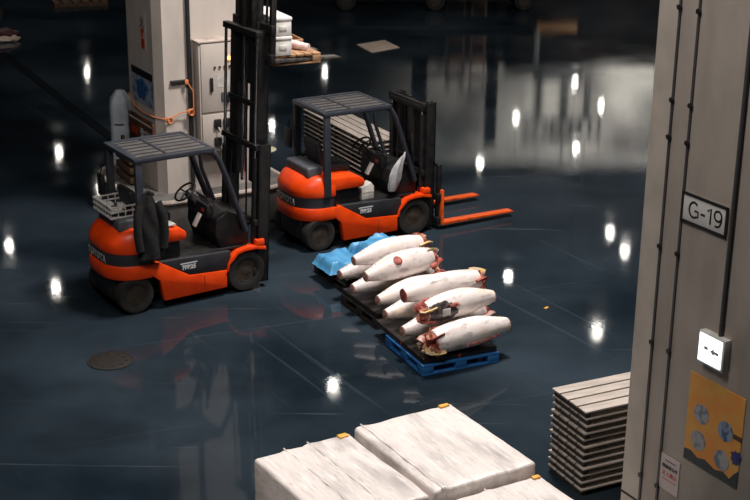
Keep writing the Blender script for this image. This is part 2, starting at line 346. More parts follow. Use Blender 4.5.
# bracket bar, orange cable
bk = on_front('wall_bracket', 'short dark metal bracket bar fixed across the white column face', 'bracket')
MB().box(0.36, 0.66, -0.06, 0, 2.385, 2.43, 0.008).build('bar', M_['dark'], bk)
MB().box(0.58, 0.64, -0.1, -0.06, 2.36, 2.44, 0.01).build('clip', M_['cable_o'], bk)
pts = [(.12, 1.25, 2.0), (.11, 1.0, 1.86), (.11, 0.6, 1.82), (.13, 0.16, 1.83), (0.22, -0.04, 1.83), (0.3, -0.07, 1.83), (0.48, -0.07, 1.9), (0.6, -0.1, 1.93), (0.7, -0.13, 1.98), (0.7, -0.13, 2.25), (0.62, -0.12, 2.38)]
oc = tag(MB().tube(pts, 0.010, 6).move(Matrix.Translation(FO) @ Matrix.Rotation(CR, 4, 'Z')).build('extension_cable', M_['cable_o']), 'orange cable looped around the white column below the bracket', 'cable')
for k, (xx, zz) in enumerate(((0.64, 1.93), (0.27, 1.84))):
    t = MB()
    for j in range(3):
        a = [(xx+0.04*math.cos(q*0.7)+0.01*j, -0.1-0.02*j, zz-0.02+0.05*math.sin(q*0.7)) for q in range(9)]
        t.tube(a, 0.009, 6, closed=True)
    t.move(Matrix.Translation(FO) @ Matrix.Rotation(CR, 4, 'Z'))
    tag(t.build('cable_coil', M_['cable_o']), ['small orange cable coil hung beside the cabinet edge', 'small orange cable coil in the middle of the column face'][k], 'cable')
# notices on the left face of the column: x=0 plane, reading direction -y
def left_face(y, z): return frame_M((-0.004, y, z), (0, -1, 0), (0, 0, 1))
fs = on_col('fire_notice', 'small vertical notice with red characters high on the column side', 'notice')
MB().box(-0.004, 0, 0.14, 0.42, 2.84, 3.42).build('sheet', M_['pillar'], fs)
text('lettering', '火', 0.2, M_['brown'], fs, left_face(0.29, 3.27) @ Matrix.Translation((0, 0, 0.002)), 0.004)
text('lettering', '気', 0.17, M_['red_lens'], fs, left_face(0.28, 3.1) @ Matrix.Translation((0, 0, 0.002)), 0.004)
MB().box(-0.008, -0.004, 0.2, 0.34, 2.86, 3.02).build('red_panel', M_['red_lens'], fs)
bp_ = on_col('poster', 'blue and white poster with dark header on the column side', 'poster')
MB().box(-0.006, 0, -0.09, 0.86, 1.93, 2.5).build('sheet', mat('poster_pale', (150, 160, 172), 0.6, col2=(84, 108, 136), scale=7, lo=0.45, hi=0.6), bp_)
MB().box(-0.009, -0.006, -0.09, 0.86, 2.38, 2.5).build('header', M_['black'], bp_)
MB().blob((-0.009, 0.42, 2.17), 0.003, 0.2, 0.14, 0.8, 8).build('blue_picture', mat('poster_blue', (44, 104, 156), 0.6, col2=(30, 66, 116), scale=14), bp_)
bs = on_col('notice_board', 'brown notice board with white characters low on the column side', 'sign')
MB().box(-0.05, -.002, -0.1, 0.98, 1.18, 1.7, 0.006).build('board', M_['brown'], bs)
MB().box(-0.056, -0.05, -0.06, 0.94, 1.62, 1.65).build('rule', M_['cream'], bs)
text('lettering', '注意', 0.2, M_['white_l'], bs, left_face(0.26, 1.42) @ Matrix.Translation((0, 0, 0.05)), 0.006)
text('lettering', '駐車', 0.13, M_['red_lens'], bs, left_face(0.7, 1.42) @ Matrix.Translation((0, 0, 0.05)), 0.004)
# wooden racks leaning behind forklift, roll of vinyl, helmet on plinth
rk = thing('wooden_crate', 'tall brown wooden slatted crate leaning at the column side', 'crate', CO + Vector((-0.38, 0.30, 0.57)), CR)
for k in range(4): MB().box(-0.1, 0.0, -0.05, 0.62, 0.03+k*0.16, 0.13+k*0.16, 0.004).build('slat', M_['wood_d'], rk)
for yy in (-0.04, 0.54): MB().box(0.0, 0.05, yy, yy+0.07, 0, 0.7, 0.004).build('post', M_['wood_d'], rk)
vr = thing('vinyl_bundle', 'tall pale bundle of folded vinyl sheet standing left of the column', 'bundle', (-4.55, 24.25, 0), 0)
t = MB(); rings = []
for k in range(13):
    z = 1.68*k/12; rr = 0.19*math.sqrt(max(0.0, 1-(max(0, z-1.38)/0.32)**2)) + 0.005
    rings.append([Vector(((rr*(1+0.12*math.sin(5*a_)))*math.cos(a_), (rr*(1+0.12*math.sin(5*a_)))*math.sin(a_), z)) for a_ in [2*PI*q/24 for q in range(24)]])
t.loft(rings); t.build('sheet', mat('vinyl', (205, 212, 218), 0.5, col2=(180, 188, 196), scale=4), vr)
MB().tube([(0.2*math.cos(a_*PI/8), 0.2*math.sin(a_*PI/8), 1.1) for a_ in range(16)], 0.012, 6, closed=True).build('strap', M_['brown'], vr)
hm = thing('bowl', 'pale yellow bowl standing on the right edge of the plinth', 'bowl', (-1.98, 24.0, 0.57), 0)
MB().lathe([(0.09, 0), (0.1, 0.02), (0.19, 0.12), (0.2, 0.125), (0.18, 0.12), (0.09, 0.03), (0.0, 0.025)]).build('basin', mat('bowl_yellow', (214, 206, 150), 0.5), hm)
MB().tube([(0.2*math.cos(a_*PI/8), 0.2*math.sin(a_*PI/8), 0.125) for a_ in range(16)], 0.012, 6, closed=True).build('rim', M_['foam'], hm)

# ------------------------------------------------------------------ near pillar G-19
PO = Vector((2.2087, 11.0, 0)); PR = R(30)
pil = thing('column', 'beige panelled near pillar filling the right side of the photo', 'column', PO, PR); pil['kind'] = 'structure'
MB().box(0, 1.4, -1.75, 0, 0, 16, 0.03).build('shaft', M_['pillar2'], pil)
for s_ in (0.25, 0.465):
    MB().box(-0.012, 0.002, -s_-0.012, -s_+0.012, 0, 15.9).build('joint_strip', M_['seam'], pil)
    for z in (1.5, 2.75, 3.6, 4.52, 4.82, 5.55):
        MB().cyl((-0.028, -s_, z), (-0.01, -s_, z), 0.022, seg=10).build('bolt', M_['black'], pil)
MB().box(-0.006, 0, -0.24, -0.01, 0, 15.9).build('corner_cover', mat('corner_paint', (186, 175, 163), 0.6, col2=(170, 160, 149), scale=3), pil)
MB().box(-0.01, 0, -1.74, 0, 1.22, 1.24).build('rust_line', M_['rust'], pil)
def pface(s_, z, off=0.006): return frame_M((-off, -s_, z), (0, -1, 0), (0, 0, 1))
sg = thing('sign_plate', 'white plate reading G-19 with black border on the pillar', 'sign', PO, PR)
MB().box(-0.012, 0, -0.975, -0.465, 3.89, 4.13, 0.003).build('plate', mat('sign_white', (206, 202, 197), 0.5), sg)
t = MB()
t.box(-0.018, -0.010, -0.980, -0.460, 4.112, 4.135); t.box(-0.018, -0.010, -0.980, -0.460, 3.885, 3.908)
t.box(-0.018, -0.010, -0.483, -0.460, 3.885, 4.135); t.box(-0.018, -0.010, -0.980, -0.957, 3.885, 4.135)
t.build('border', M_['black_l'], sg, smooth=False)
def stroke(pts, r=.0095):
    t = MB(); t.tube([Vector((a, 0, b)) for a, b in pts], r, 8); t.move(Matrix.Rotation(R(-90), 4, 'X'))
    t.move(pface(.72, 4.01, .013) @ Matrix.Diagonal((1, 1, .25, 1))); return t.build('lettering', M_['black_l'], sg)
stroke([(-.115+.052*math.cos(R(a)), .062*math.sin(R(a))) for a in range(48, 318, 15)] + [(-.066, -.048), (-.066, -.005), (-.105, -.005)])
stroke([(-.035, -.012), (.012, -.012)])
stroke([(.038, .035), (.075, .064), (.075, -.064)])
stroke([(.155+.040*math.cos(R(a)), .024+.040*math.sin(R(a))) for a in range(-10, 350, 20)] + [(.195, .02), (.192, -.02), (.178, -.05), (.155, -.063), (.128, -.06)])
el = thing('emergency_light', 'square lit white emergency exit light below the conduit', 'light', PO, PR)
MB().box(-0.07, 0, -1.14, -0.85, 2.83, 3.1, 0.008).build('housing', M_['white'], el)
MB().box(-0.078, -0.07, -1.12, -0.865, 2.85, 3.085, 0.003).build('lit_panel', mat('lit_panel', (236, 248, 255), 0.4, emit=1.6), el)
t = MB(); t.prism([(0.0, 0.0), (0.04, 0.03), (0.04, 0.012), (0.09, 0.012), (0.09, -0.012), (0.04, -0.012), (0.04, -0.03)], 0, 0.002, plane='xy')
t.move(Matrix.Translation((0, 0, 0)) @ pface(1.0, 2.97, 0.079)); t.build('arrow', M_['grey_l'], el)
t = MB(); t.box(-0.0795, -0.078, -0.97, -0.93, 2.965, 2.99); t.build('pictogram', M_['grey_l'], el)
cd = tag(MB().cyl((-0.02, -1.035, 3.1), (-0.02, -1.035, 15.8), 0.018).move(Matrix.Translation(PO) @ Matrix.Rotation(PR, 4, 'Z')).build('conduit', M_['seam']), 'dark vertical conduit running down to the emergency light', 'conduit')
po = thing('poster', 'yellow orange poster with four round pictures on the pillar', 'poster', PO, PR)
MB().box(-0.006, 0, -1.36, -0.735, 1.90, 2.68).build('sheet', mat('poster_orange', (212, 134, 52), 0.5, col2=(206, 164, 74), scale=2.6, lo=0.4, hi=0.65), po)
for (ss, zz, c1) in ((0.90, 2.36, 0), (1.18, 2.33, 1), (0.89, 2.12, 0), (1.17, 2.07, 0)):
    MB().cyl((-0.009, -ss, zz), (-0.005, -ss, zz), 0.085, seg=26).build('round_picture', mat('picture', (150, 150, 152) if not c1 else (120, 140, 160), 0.5, col2=(96, 108, 124) if not c1 else (44, 70, 104), scale=12, lo=0.5, hi=0.6), po)
t = MB()
pts = [(0.74, 1.90), (1.36, 1.90), (1.36, 2.06), (1.32, 2.02), (1.27, 1.95), (1.2, 1.98), (1.1, 1.955), (0.98, 1.99), (0.9, 1.965), (0.82, 2.0), (0.74, 1.99)]
t.prism([(-a, b) for a, b in pts], -0.009, -0.005, plane='yz'); t.build('dark_border', mat('poster_dark', (40, 52, 54), 0.6), po, smooth=False)
MB().box(-0.009, -0.005, -1.36, -1.26, 2.31, 2.35).build('brown_flash', M_['brown'], po)
MB().blob((-0.009, -1.32, 2.16), 0.003, 0.045, 0.05, 0.8, 9).build('blue_flash', mat('poster_navy', (40, 48, 110), 0.6), po)
nt_ = thing('notice', 'small white notice with black and red characters beside the poster', 'notice', PO, PR)
MB().box(-0.006, 0, -0.71, -0.475, 1.50, 1.82).build('sheet', mat('notice_white', (196, 182, 178), 0.6), nt_)
text('lettering', '関係者以外', 0.038, M_['black_l'], nt_, pface(0.595, 1.72, 0.007), 0.0006)
text('lettering', '立入禁止', 0.046, M_['red_l'], nt_, pface(0.595, 1.655, 0.007), 0.0006)
MB().box(-0.008, -0.006, -0.68, -0.51, 1.60, 1.606).build('rule', M_['red_l'], nt_)
MB().box(-0.008, -0.006, -0.66, -0.53, 1.775, 1.781).build('rule', M_['black_l'], nt_)

# ------------------------------------------------------------------ forklifts
def wheel(name, root, x, y, r, wd, m_t, outer):
    o = MB()
    Mx = Matrix.Translation((x, y, r)) @ Matrix.Rotation(R(90), 4, 'X')
    h = wd/2
    o.lathe([(r*0.55, -h*0.8), (r*0.7, -h), (r*0.93, -h*0.95), (r, -h*0.7), (r, h*0.7), (r*0.93, h*0.95), (r*0.7, h), (r*0.55, h*0.8), (r*0.55, -h*0.8)], Mx, 36)
    wo = o.build(name, m_t, root)
    rr = MB(); rr.lathe([(r*0.56, -h*0.7), (r*0.56, h*0.7), (r*0.5, h*0.75), (r*0.42, h*0.3), (r*0.2, h*0.3), (r*0.18, h*0.75), (0.0, h*0.78)], Mx, 28)
    rr.lathe([(r*0.56, h*0.7), (r*0.5, -h*0.75), (r*0.42, -h*0.3), (r*0.2, -h*0.3), (r*0.18, -h*0.75), (0.0, -h*0.78)], Mx, 28)
    rr.build('rim', M_['rim'], wo)
    return wo
def plan(z, w_, xr, f, c, n=8):
    pts = [(f, -w_)]
    for k in range(n+1):
        a = R(270 - 90*k/n); pts.append((xr+c+c*math.cos(a), -w_+c+c*math.sin(a)))
    for k in range(n+1):
        a = R(180 - 90*k/n); pts.append((xr+c+c*math.cos(a), w_-c+c*math.sin(a)))
    pts.append((f, w_))
    return [Vector((x, y, z)) for x, y in pts]

def forklift(name, label, loc, rz, lift):
    f = thing(name, label, 'forklift', loc, rz)
    # --- counterweight
    t = MB(); t.loft([plan(0.87, .565, -1.18, -.60, .42), plan(0.90, .575, -1.20, -.60, .44), plan(0.98, .575, -1.20, -.60, .44), plan(1.06, .565, -1.17, -.60, .44), plan(1.13, .54, -1.11, -.62, .40), plan(1.18, .50, -1.03, -.64, .34), plan(1.20, .44, -.95, -.66, .25)])
    cw = t.build('counterweight', M_['orange'], f, ang=50)
    t = MB(); t.loft([plan(0.69, .555, -1.18, -.62, .42), plan(0.87, .555, -1.18, -.62, .42)]); bl = t.build('belt', M_['belt'], f, ang=50)
    text('lettering', 'TOYOTA', 0.14, M_['grey_l'], bl, frame_M((-1.181, 0.0, 0.775), (0, -1, 0), (0, 0, 1)), 0.005, 0.003, 1.08)
    t = MB(); t.loft([plan(0.50, .565, -1.19, -.62, .42), plan(0.53, .58, -1.21, -.60, .44), plan(0.67, .58, -1.21, -.56, .44), plan(0.70, .565, -1.19, -.55, .42)]); t.build('lower_band', M_['orange'], f, ang=50)
    t = MB(); t.loft([plan(0.18, .34, -1.12, -.72, .2), plan(0.26, .345, -1.15, -.72, .22), plan(0.50, .35, -1.17, -.72, .22)]); t.build('rear_bumper', M_['black'], f)
    MB().box(-1.0, -.72, -.40, .34, 1.15, 1.33, 0.04, seg=3).build('battery_cover', M_['grey'], f)
    # --- chassis
    MB().box(-1.1, .95, -.33, .33, .16, .56, 0.02).build('chassis', M_['black'], f)
    for s in (-1, 1):
        a, b = (-.585, -.47) if s < 0 else (.47, .585)
        sk = [(-.62, .70), (-.50, .70), (-.05, .425), (.53, .39), (.53, .13), (-.45, .12), (-.50, .42), (-.62, .53)]
        MB().prism(sk, a, b, 0.012).build('side_skirt', M_['orange'], f)
        MB().box(0.17, 0.175, *((-.588, -.58) if s < 0 else (.58, .588)), .16, .38).build('skirt_joint', M_['black'], f)
        sp = [(-.50, .70), (.60, .66), (.60, .58), (.52, .40), (-.05, .43)]
        a, b = (-.575, -.36) if s < 0 else (.36, .575)
        sp_o = MB().prism(sp, a, b, 0.006).build('side_panel', M_['belt'], f)
        yy = -.577 if s < 0 else .577
        MF = frame_M((-.06, yy, .585), (1, 0, 0) if s < 0 else (-1, 0, 0), (0, 0, 1))
        MB().box(-.13, .13, .018, .036, 0, .002, M=MF).build('stripe', M_['white_l'], sp_o)
        text('lettering', '7FB25', .085, M_['white_l'], sp_o, MF @ Matrix.Translation((0, -.035, 0)), .004, .002)
        # front mudguard
        arc = [(.52, .36), (.545, .47), (.61, .57), (.71, .645), (.84, .675), (1.0, .675), (1.16, .64)]
        ins = [(x_ + (.03 if x_ < .7 else 0.0), z_ - (.05 if x_ > .55 else .0)) for x_, z_ in arc]
        a, b = (-.60, -.40) if s < 0 else (.40, .60)
        MB().prism(arc + list(reversed(ins)), a, b, 0.006).build('mudguard', M_['orange'], f)
        MB().box(1.0, 1.14, a, b, .66, .76, 0.02).build('mudguard_lamp', M_['orange'], f)
        wheel('front_wheel', f, .85, s*.47, .305, .22, M_['tyre'], s)
        wheel('rear_wheel', f, -.85, s*.455, .265, .2, M_['tyre'], s)
        # step
    MB().box(-.12, .9, -.5, .5, .66, .69, 0.008).build('floor_plate', M_['mast'], f)
    MB().box(-.72, -.14, -.49, .49, .69, .96, 0.02).build('battery_box', M_['mast'], f)
    hd = [(-.74, .95), (-.74, 1.16), (-.34, 1.155), (-.16, 1.13), (-.07, 1.07), (-.06, 1.0), (-.10, .95)]
    MB().prism(hd, -.565, .565, 0.03).build('seat_hood', M_['orange'], f)
    st = MB().box(-.64, -.14, -.24, .24, 1.14, 1.28, 0.05, seg=3).build('seat', M_['seat'], f)
    MB().box(-.05, .05, -.23, .23, 0, .46, 0.045, M=Matrix.Translation((-.62, 0, 1.22)) @ Matrix.Rotation(R(-12), 4, 'Y'), seg=3).build('backrest', M_['seat'], st)
    # --- dash, steering
    ds = [(.50, .66), (.42, .9), (.44, 1.12), (.62, 1.22), (.95, 1.10), (.95, .66)]
    MB().prism(ds, -.46, .46, 0.03).build('dashboard', M_['mast'], f)
    sc_ = MB().cyl((.52, .08, 1.05), (.24, .08, 1.42), .04).build('steering_column', M_['seat'], f)
    t = MB(); ax = Vector((-.28, 0, .37)).normalized(); u_ = Vector((0, 1, 0)); v_ = ax.cross(u_)
    c0 = Vector((.23, .08, 1.43)); t.tube([c0 + (u_*math.cos(k*PI/12) + v_*math.sin(k*PI/12))*.17 for k in range(24)], .016, 8, closed=True)
    for k in range(3): t.cyl(c0, c0 + (u_*math.cos(k*2.094) + v_*math.sin(k*2.094))*.165, .012, seg=8)
    t.build('steering_wheel', M_['black'], sc_)
    MB().box(.38, .5, -.30, .36, 1.08, 1.3, 0.03).build('instrument_panel', M_['black'], f)
    MB().box(.375, .385, -.2, -.12, 1.18, 1.23).build('warning_light', M_['red_lens'], f)
    for k in range(4):
        lv = MB(); yk = -.1 - k*.08; lv.cyl((.46, yk, 1.22), (.34, yk, 1.44), .009, seg=8); lv.blob((.335, yk, 1.45), .02, .02, .025)
        lv.build('lever', M_['black'], f)
    # --- overhead guard
    for s in (-1, 1):
        MB().prism([(-.80, .87), (-.68, .87), (-.70, 2.17), (-.80, 2.17)], (s*.49-.07) - .035, (s*.49-.07) + .035, 0.012).build('rear_post', M_['guard'], f)
        MB().tube([(-.2, s*.50-.05, 2.18), (.20, s*.50-.05, 2.18), (.31, s*.50-.05, 2.165), (.40, s*.50-.04, 2.12), (.47, s*.505-.03, 2.02), (.58, s*.53, 1.75), (.70, s*.52, 1.4), (.83, s*.51, 1.06), (.88, s*.51, .90)], .042, 10).build('front_leg', M_['guard'], f)
    rf = MB(); rf.box(-.82, -.70, -.60, .46, 2.15, 2.22, .02); rf.box(.34, .41, -.56, .46, 2.14, 2.21, .02)
    for s in (-1, 1): rf.box(-.8, .38, (s*.50-.07)-.035, (s*.50-.07)+.035, 2.15, 2.22, .015)
    rfo = rf.build('roof_frame', M_['guard'], f)
    MB().box(-.71, .35, -.54, .41, 2.165, 2.198).build('roof_panel', M_['roofp'], rfo)
    for k in range(6): MB().box(-.70, .36, -.46+k*.155-.012, -.46+k*.155+.012, 2.198, 2.208, .004).build('roof_bar', M_['guard'], rfo)
    MB().box(-.30, -.26, -.55, .41, 2.198, 2.212, .004).build('roof_bar', M_['guard'], rfo)
    for s in (-1, 1):
        MB().box(.30, .36, s*.33-.12, s*.33+.12, 1.0, 1.02).build('cowl_grille', M_['black'], f) if False else None
    MB().tube([(.52, .2, 2.12), (.56, .2, 1.7), (.74, .2, 1.2)], .03, 8).build('guard_brace', M_['guard'], f)
    # mirror at the rear left post
    mi = MB().box(-.86, -.80, .48, .66, 1.42, 1.74, .02).build('mirror', M_['black'], f)
    MB().tube([(-.76, .42, 1.86), (-.80, .56, 1.88), (-.83, .58, 1.74)], .012, 6).build('mirror_arm', M_['black'], mi)
    # --- mast
    before = set(f.children)
    tops = {0: (2.14, 2.10, 2.06), 1: (2.14, 3.74, 4.75)}[lift]
    bots = {0: (.10, .12, .14), 1: (.10, 1.55, 2.95)}[lift]
    for s in (-1, 1):
        def chan(y, x0, x1, z0, z1, wd):
            m_ = MB(); m_.box(x0, x1, y-wd, y-wd+.025, z0, z1, .004); m_.box(x0, x0+.03, y-wd, y+wd, z0, z1, .004); m_.box(x1-.03, x1, y-wd, y+wd, z0, z1, .004)
            return m_
        chan(s*.47, 1.06, 1.25, bots[0], tops[0], .06).build('outer_channel', M_['mast'], f)
        chan(s*.30, 1.07, 1.26, bots[1], tops[1], .10).build('middle_channel', M_['mast'], f)
        chan(s*.15, 1.08, 1.27, bots[2], tops[2], .048).build('inner_channel', M_['mast'], f)
        cyl_top = 1.95
        MB().cyl((1.03, s*.46, .2), (1.03, s*.46, cyl_top), .04).build('lift_cylinder', M_['mast'], f)
        if lift: MB().cyl((1.03, s*.46, cyl_top), (1.03, s*.46, tops[1]-.05), .022).build('cylinder_rod', M_['chrome'], f)
        else: MB().cyl((1.03, s*.46, cyl_top), (1.03, s*.46, 2.06), .022).build('cylinder_rod', M_['chrome'], f)
        MB().cyl((.62, s*.36, .6), (1.0, s*.36, 1.0), .045).build('tilt_cylinder', M_['mast'], f)
    for z0, z1 in ((2.06, 2.14), (.95, 1.05), (.2, .32)): MB().box(1.0, 1.06, -.53, .53, z0, z1, .01).build('outer_crossbar', M_['mast'], f)
    MB().box(.99, 1.09, -.52, .50, tops[1]-.09, tops[1], .012).build('middle_crossbar', M_['mast'], f)
    MB().box(1.04, 1.09, -.4, .4, (bots[1]+tops[1])/2, (bots[1]+tops[1])/2+.08, .01).build('middle_crossbar', M_['mast'], f)
    MB().box(1.05, 1.10, -.24, .24, tops[2]-.07, tops[2], .01).build('inner_crossbar', M_['mast'], f)
    zc = (bots[2] + .1, bots[2] + .9) if lift else (.2, 1.0)
    MB().cyl((1.16, 0, zc[0]), (1.16, 0, zc[1]), .05).build('free_lift_cylinder', M_['mast'], f)
    MB().cyl((1.16, 0, zc[1]), (1.16, 0, zc[1]+.55), .028).build('cylinder_rod', M_['chrome'], f)
    if lift:
        MB().cyl((1.10, .03, 1.5), (1.10, .03, 3.6), .03).build('cylinder_rod', M_['chrome'], f)
    for s in (-1, 1):
        MB().box(1.2, 1.215, s*.1-.02, s*.1+.02, zc[0]+.2, tops[2]-.1).build('lift_chain', M_['rim'], f)
        hz = MB(); hz.tube([(1.03, s*.2, .5), (1.01, s*.26, 1.2), (1.02, s*.22, 1.9)], .014, 6); hz.build('hose', M_['cable_b'], f)
    # --- carriage and forks
    dz = 3.2 if lift else 0.0
    t = MB(); t.box(1.290, 1.360, -.58, .58, .10+dz, .22+dz, .008); t.box(1.290, 1.360, -.58, .58, .50+dz, .62+dz, .008)
    for s in (-1, 1): t.box(1.250, 1.330, s*.22-.03, s*.22+.03, .10+dz, .62+dz, .008)
    cg = t.build('carriage', M_['mast'], f)
    t = MB(); hb = 1.25 if lift else 1.1
    for s in (-1, 1): t.box(1.310, 1.390, s*.50-.035, s*.50+.035, .08+dz, hb+dz, .008)
    t.box(1.330, 1.370, -.5, .5, hb+dz-.05, hb+dz, .006)
    for k in range(5): t.box(1.335, 1.365, -.33+k*.165-.014, -.33+k*.165+.014, .6+dz, hb+dz-.03, .004)
    t.build('load_backrest', M_['mast'], cg)
    yf = .32 if lift else .51
    mf = M_['steel'] if lift else M_['forko']; yo = 0 if lift else -.01; dz = dz if lift else .02
    tip = 2.55 if lift else 2.82
    for s in (-1, 1):
        t = MB(); t.prism([(1.360, .66+dz), (1.400, .66+dz), (1.405, .115+dz), (tip-.05, .10+dz), (tip, .085+dz), (tip, .075+dz), (tip-.05, .07+dz), (1.390, .06+dz), (1.360, .09+dz)], s*yf+yo-.075, s*yf+yo+.075, .004)
        t.build('fork', mf, f)
    if lift:
        TM = Matrix.Translation((1.0, -.03, .2)) @ Matrix.Rotation(R(2.3), 4, 'Y') @ Matrix.Translation((-1.04, 0, -.2))
        for ch in f.children_recursive:
            top = ch
            while top.parent != f: top = top.parent
            if top not in before:
                if top.name.startswith(('carriage', 'fork')): ch.data.transform(Matrix.Translation((-.10, 0, 0)))
                ch.data.transform(TM)
    return f

F2 = forklift('forklift', 'orange forklift with lowered mast and orange forks, right of the other forklift', (-0.3957, 21.5083, 0), R(30.75), 0)
F1 = forklift('forklift', 'orange forklift with raised mast and black jacket, left of the other forklift', (-2.8653, 18.8757, 0), R(33.24), 1)
F1L = Matrix.Translation((-2.8653, 18.8757, 0)) @ Matrix.Rotation(R(33.24), 4, 'Z')
F2L = Matrix.Translation((-0.3957, 21.5083, 0)) @ Matrix.Rotation(R(30.75), 4, 'Z')

# jacket hung on the near rear post of the left forklift
jk = thing('jacket', 'black work jacket hanging from the rear post of left forklift', 'jacket', F1L @ Vector((-.66, -.63, .80)), R(33.24))
t = MB(); rings = []
for k in range(15):
    z = 0.02 + .92*k/14; q = k/14
    ww = .19 - .05*q - (.09*max(0, q-.8)/.2); th = .085 - .03*q
    rings.append([Vector((ww*math.cos(a)*(1+.14*math.sin(3*a+4*q)) + .03*math.sin(6*q), th*math.sin(a)*(1+.2*math.sin(4*a+9*q)) - .02, z)) for a in [2*PI*j/28 for j in range(28)]])
t.loft(rings); t.build('body', M_['jacket'], jk)
for s in (-1, 1):
    t = MB(); t.tube([(s*.13, -.03, .80), (s*.19, -.07, .62), (s*.20, -.08, .38), (s*.17, -.075, .16)], .06, 12, flat=.8); t.build('sleeve', M_['jacket'], jk)
t = MB(); t.tube([(-.07, -.02, .92), (0, -.06, .97), (.07, -.02, .92), (0, .03, .95)], .025, 8, closed=True); t.build('collar', M_['jacket'], jk)

# white basket on the rear deck of the left forklift
bk = thing('basket', 'white wire basket of gloves on rear deck of left forklift', 'basket', F1L @ Vector((-.84, .02, 1.332)), R(33.24))
t = MB()
for z in (0.01, .09, .16): t.tube([(-.21, -.30, z), (.21, -.30, z), (.21, .30, z), (-.21, .30, z)], .022, 6, closed=True)
for x, y in [(-.21, -.3+.1*k) for k in range(7)] + [(.21, -.3+.1*k) for k in range(7)] + [(-.21+.105*k, -.3) for k in range(5)] + [(-.21+.105*k, .3) for k in range(5)]: t.cyl((x, y, 0), (x, y, .16), .008, seg=6)
for k in range(6): t.cyl((-.2, -.25+.1*k, .008), (.2, -.25+.1*k, .008), .008, seg=6)
t.build('wire_frame', M_['white'], bk)
MB().box(-.2, .2, -.29, .29, .018, .03).build('liner', M_['black'], bk)
for k, (gx, gy, gl) in enumerate(((-.08, -.12, 'pale work glove lying in the near end of white basket'), (.07, .02, 'pale work glove lying in the middle of white basket'), (-.05, .16, 'pale work glove lying in the far end of white basket'))):
    g = MB(); g.blob((0, 0, 0), .085, .055, .03, .3, 6, seed=k)
    for q in range(4): g.tube([(.05, -.036+q*.024, 0), (.10, -.042+q*.028, .01), (.145-.012*abs(q-1.5), -.046+q*.031, -.004)], .012, 8)
    g.tube([(-.01, -.045, 0), (.03, -.075, .006), (.06, -.085, 0)], .014, 8)
    g.move(F1L @ Matrix.Translation((-.84+gx, .02+gy, 1.405)) @ Matrix.Rotation(.9*k+.3, 4, 'Z'))
    tag(g.build('glove', M_['white']), gl, 'glove')
# papers and bag on the forklifts
def paper(name, label, cat, L_m, x0, x1, y0, y1, z, m, h=.014):
    t = MB(); n = 8; vs = []
    for i in range(n+1):
        vs.append([t.bm.verts.new((x0+(x1-x0)*i/n, y0+(y1-y0)*j/n, z + h*(1+noise.noise(Vector((i*.5, j*.5, z*9)))))) for j in range(n+1)])
    for i in range(n):
        for j in range(n): t.bm.faces.new((vs[i][j], vs[i+1][j], vs[i+1][j+1], vs[i][j+1]))
    r_ = bmesh.ops.extrude_face_region(t.bm, geom=t.bm.faces[:]); bmesh.ops.translate(t.bm, verts=[v for v in r_['geom'] if isinstance(v, bmesh.types.BMVert)], vec=(0, 0, .012))
    t.move(L_m); return tag(t.build(name, m), label, cat)
paper('paper_sheet', 'crumpled white paper on the orange seat hood of left forklift', 'paper', F1L, -.46, -.20, -.52, -.30, 1.16, M_['white'])
cbx = thing('paper_carton', 'small white carton beside the seat base of right forklift', 'box', F2L @ Vector((.06, -.36, .69)), R(30.75))
t = MB(); t.prism([(-.11, 0), (.11, 0), (.11, .2), (.06, .27), (-.11, .2)], -.08, .08, .008); t.build('body', M_['white'], cbx)
MB().box(-.108, .108, -.084, -.08, .11, .13).build('fold', M_['cream'], cbx)
for k, (LM, x, y, lb) in enumerate(((F2L, .20, .02, 'white card tucked beside steering column of right forklift'), (F1L, .22, -.05, 'white card tucked beside steering column of left forklift'))):
    t = MB().box(-.012, .012, -.05, .05, -.1, .1, .004, M=LM @ Matrix.Translation((x, y-.25, 1.12)) @ Matrix.Rotation(R(30), 4, 'Y')); tag(t.build('card', M_['white']), lb, 'card')
pb = thing('plastic_bag', 'clear plastic bag hanging at the front leg of right forklift', 'bag', F2L @ Vector((.44, -.56, .80)), R(30.75))
t = MB(); rings = []
for k in range(14):
    q = k/13; z = .58*q; ww = (.13*math.sin(min(1, q*1.5+.25)*PI*.5))*(1-q)**.55 + .012
    rings.append([Vector((ww*math.cos(a)*(1+.2*math.sin(3*a+7*q)) + .22*q*q, .45*ww*math.sin(a)*(1+.25*math.sin(4*a+5*q)), z)) for a in [2*PI*j/20 for j in range(20)]])
t.loft(rings); t.build('film', mat('cloudy_film', (190, 188, 188), 0.3, col2=(150, 150, 152), scale=9, alpha=0.8), pb)
MB().tube([(.2, 0, .56), (.24, .02, .62), (.28, .05, .6)], .012, 6).build('handle', M_['white'], pb)

